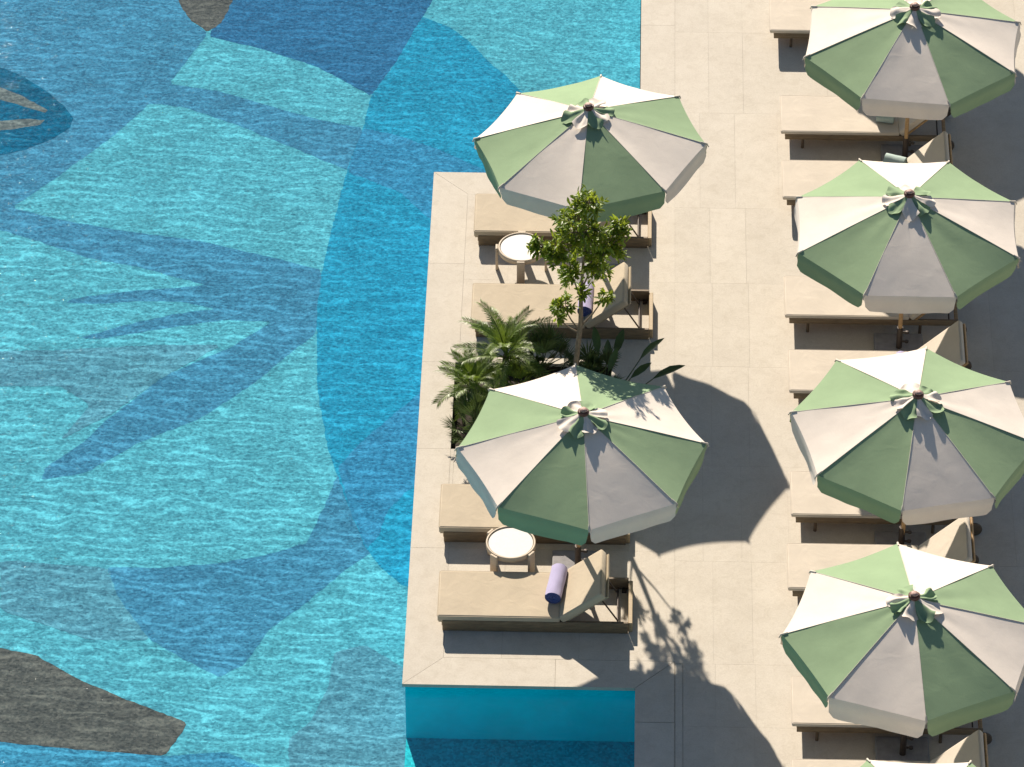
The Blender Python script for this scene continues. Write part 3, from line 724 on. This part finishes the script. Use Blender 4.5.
palm_plant('spiky dark fan palm between the feathery palm and the tree trunk', 'fan_palm', 1.32, 4.66, .35, 'fan', 18, .62, 24)
palm_plant('yellowish fan palm close behind the spiky dark one', 'fan_palm', 1.08, 4.44, .22, 'fan', 13, .50, 25, matk='palm')
palm_plant('dark fan palm just right of the tree trunk', 'fan_palm', 1.86, 4.52, .28, 'fan', 14, .52, 26)
palm_plant('fan palm in the corner hole, one fan showing below the parasol edge', 'fan_palm', .66, 3.80, .16, 'fan', 9, .60, 27)
# bird of paradise
root = empty('bird_of_paradise', (2.0, 4.32, -.1)); tag(root, 'dark broad leaved plant with paddle leaves in the shade, right end of the planter', 'plant')
r2 = random.Random(3); pl = MB(); stm = MB()
spec = [(70, 58, .74, .32), (100, 68, .76, .32), (40, 48, .80, .36), (18, 38, .74, .38), (130, 50, .60, .30), (165, 60, .50, .26), (85, 42, .66, .28), (25, 55, .60, .28), (-5, 25, .50, .26), (60, 78, .62, .28), (-20, 30, .62, .3), (200, 50, .45, .25)]
for az, el, pet, L in spec:
    a, e = rad(az), rad(el); d = Vector((cos(a) * cos(e), sin(a) * cos(e), sin(e)))
    p1 = d * pet + Vector((0, 0, .02))
    stm = MB(); stm.tube([(0, 0, 0), p1 * .5 + Vector((0, 0, .04)), p1], [.010, .008, .006], 6); st_o = stm.build('stalk', M['paddle'], root); pl = MB()
    d2 = (d + Vector((cos(a), sin(a), 0)) * .7).normalized(); pl.tint = r2.uniform(.7, 1.3)
    leaf(pl, p1, d2, Vector((0, 0, 1)) + rv(r2) * .4, L, L * .30, .18, .12); pl.build('leaf', M['paddle'], st_o)

# ------------------------------------------------------------------ light, sky, camera
SUN_EL, SUN_AZ = 29.0, -15.0       # azimuth measured from +Y, negative to the west
d = Vector((sin(rad(SUN_AZ)) * cos(rad(SUN_EL)), cos(rad(SUN_AZ)) * cos(rad(SUN_EL)), sin(rad(SUN_EL))))
sl = bpy.data.lights.new('sun', 'SUN'); sl.energy = 5.0; sl.angle = rad(.53); sl.color = (1.0, .895, .77)
so = bpy.data.objects.new('sun', sl); COL.objects.link(so); so.rotation_euler = d.to_track_quat('Z', 'Y').to_euler(); so.location = d * 60
w = bpy.data.worlds.new('World'); scene.world = w; w.use_nodes = True
nt = w.node_tree; bg = nt.nodes['Background']; bg.inputs['Strength'].default_value = .05
sky = nt.nodes.new('ShaderNodeTexSky'); sky.sky_type = 'NISHITA'; sky.sun_disc = False
sky.sun_elevation = rad(SUN_EL); sky.sun_rotation = rad(SUN_AZ); sky.air_density = 1.0; sky.dust_density = .4; sky.ozone_density = 2
nt.links.new(sky.outputs[0], bg.inputs['Color'])
cam = bpy.data.cameras.new('camera'); co = bpy.data.objects.new('camera', cam); COL.objects.link(co); scene.camera = co
co.location = (2.06733817, -36.52429315, 34.71053092); co.rotation_euler = (rad(50), 0, rad(1.47))
cam.sensor_width = 36; cam.lens = 4900 / 1024 * 36; cam.clip_end = 1500; cam.clip_start = 1
vs = scene.view_settings; vs.view_transform = 'Standard'; vs.look = 'None'; vs.gamma = 1; vs.exposure = .76
scene.cycles.max_bounces = 8; scene.cycles.diffuse_bounces = 2; scene.cycles.transparent_max_bounces = 12; scene.cycles.caustics_reflective = False; scene.cycles.caustics_refractive = False
scene.cycles.use_denoising = True
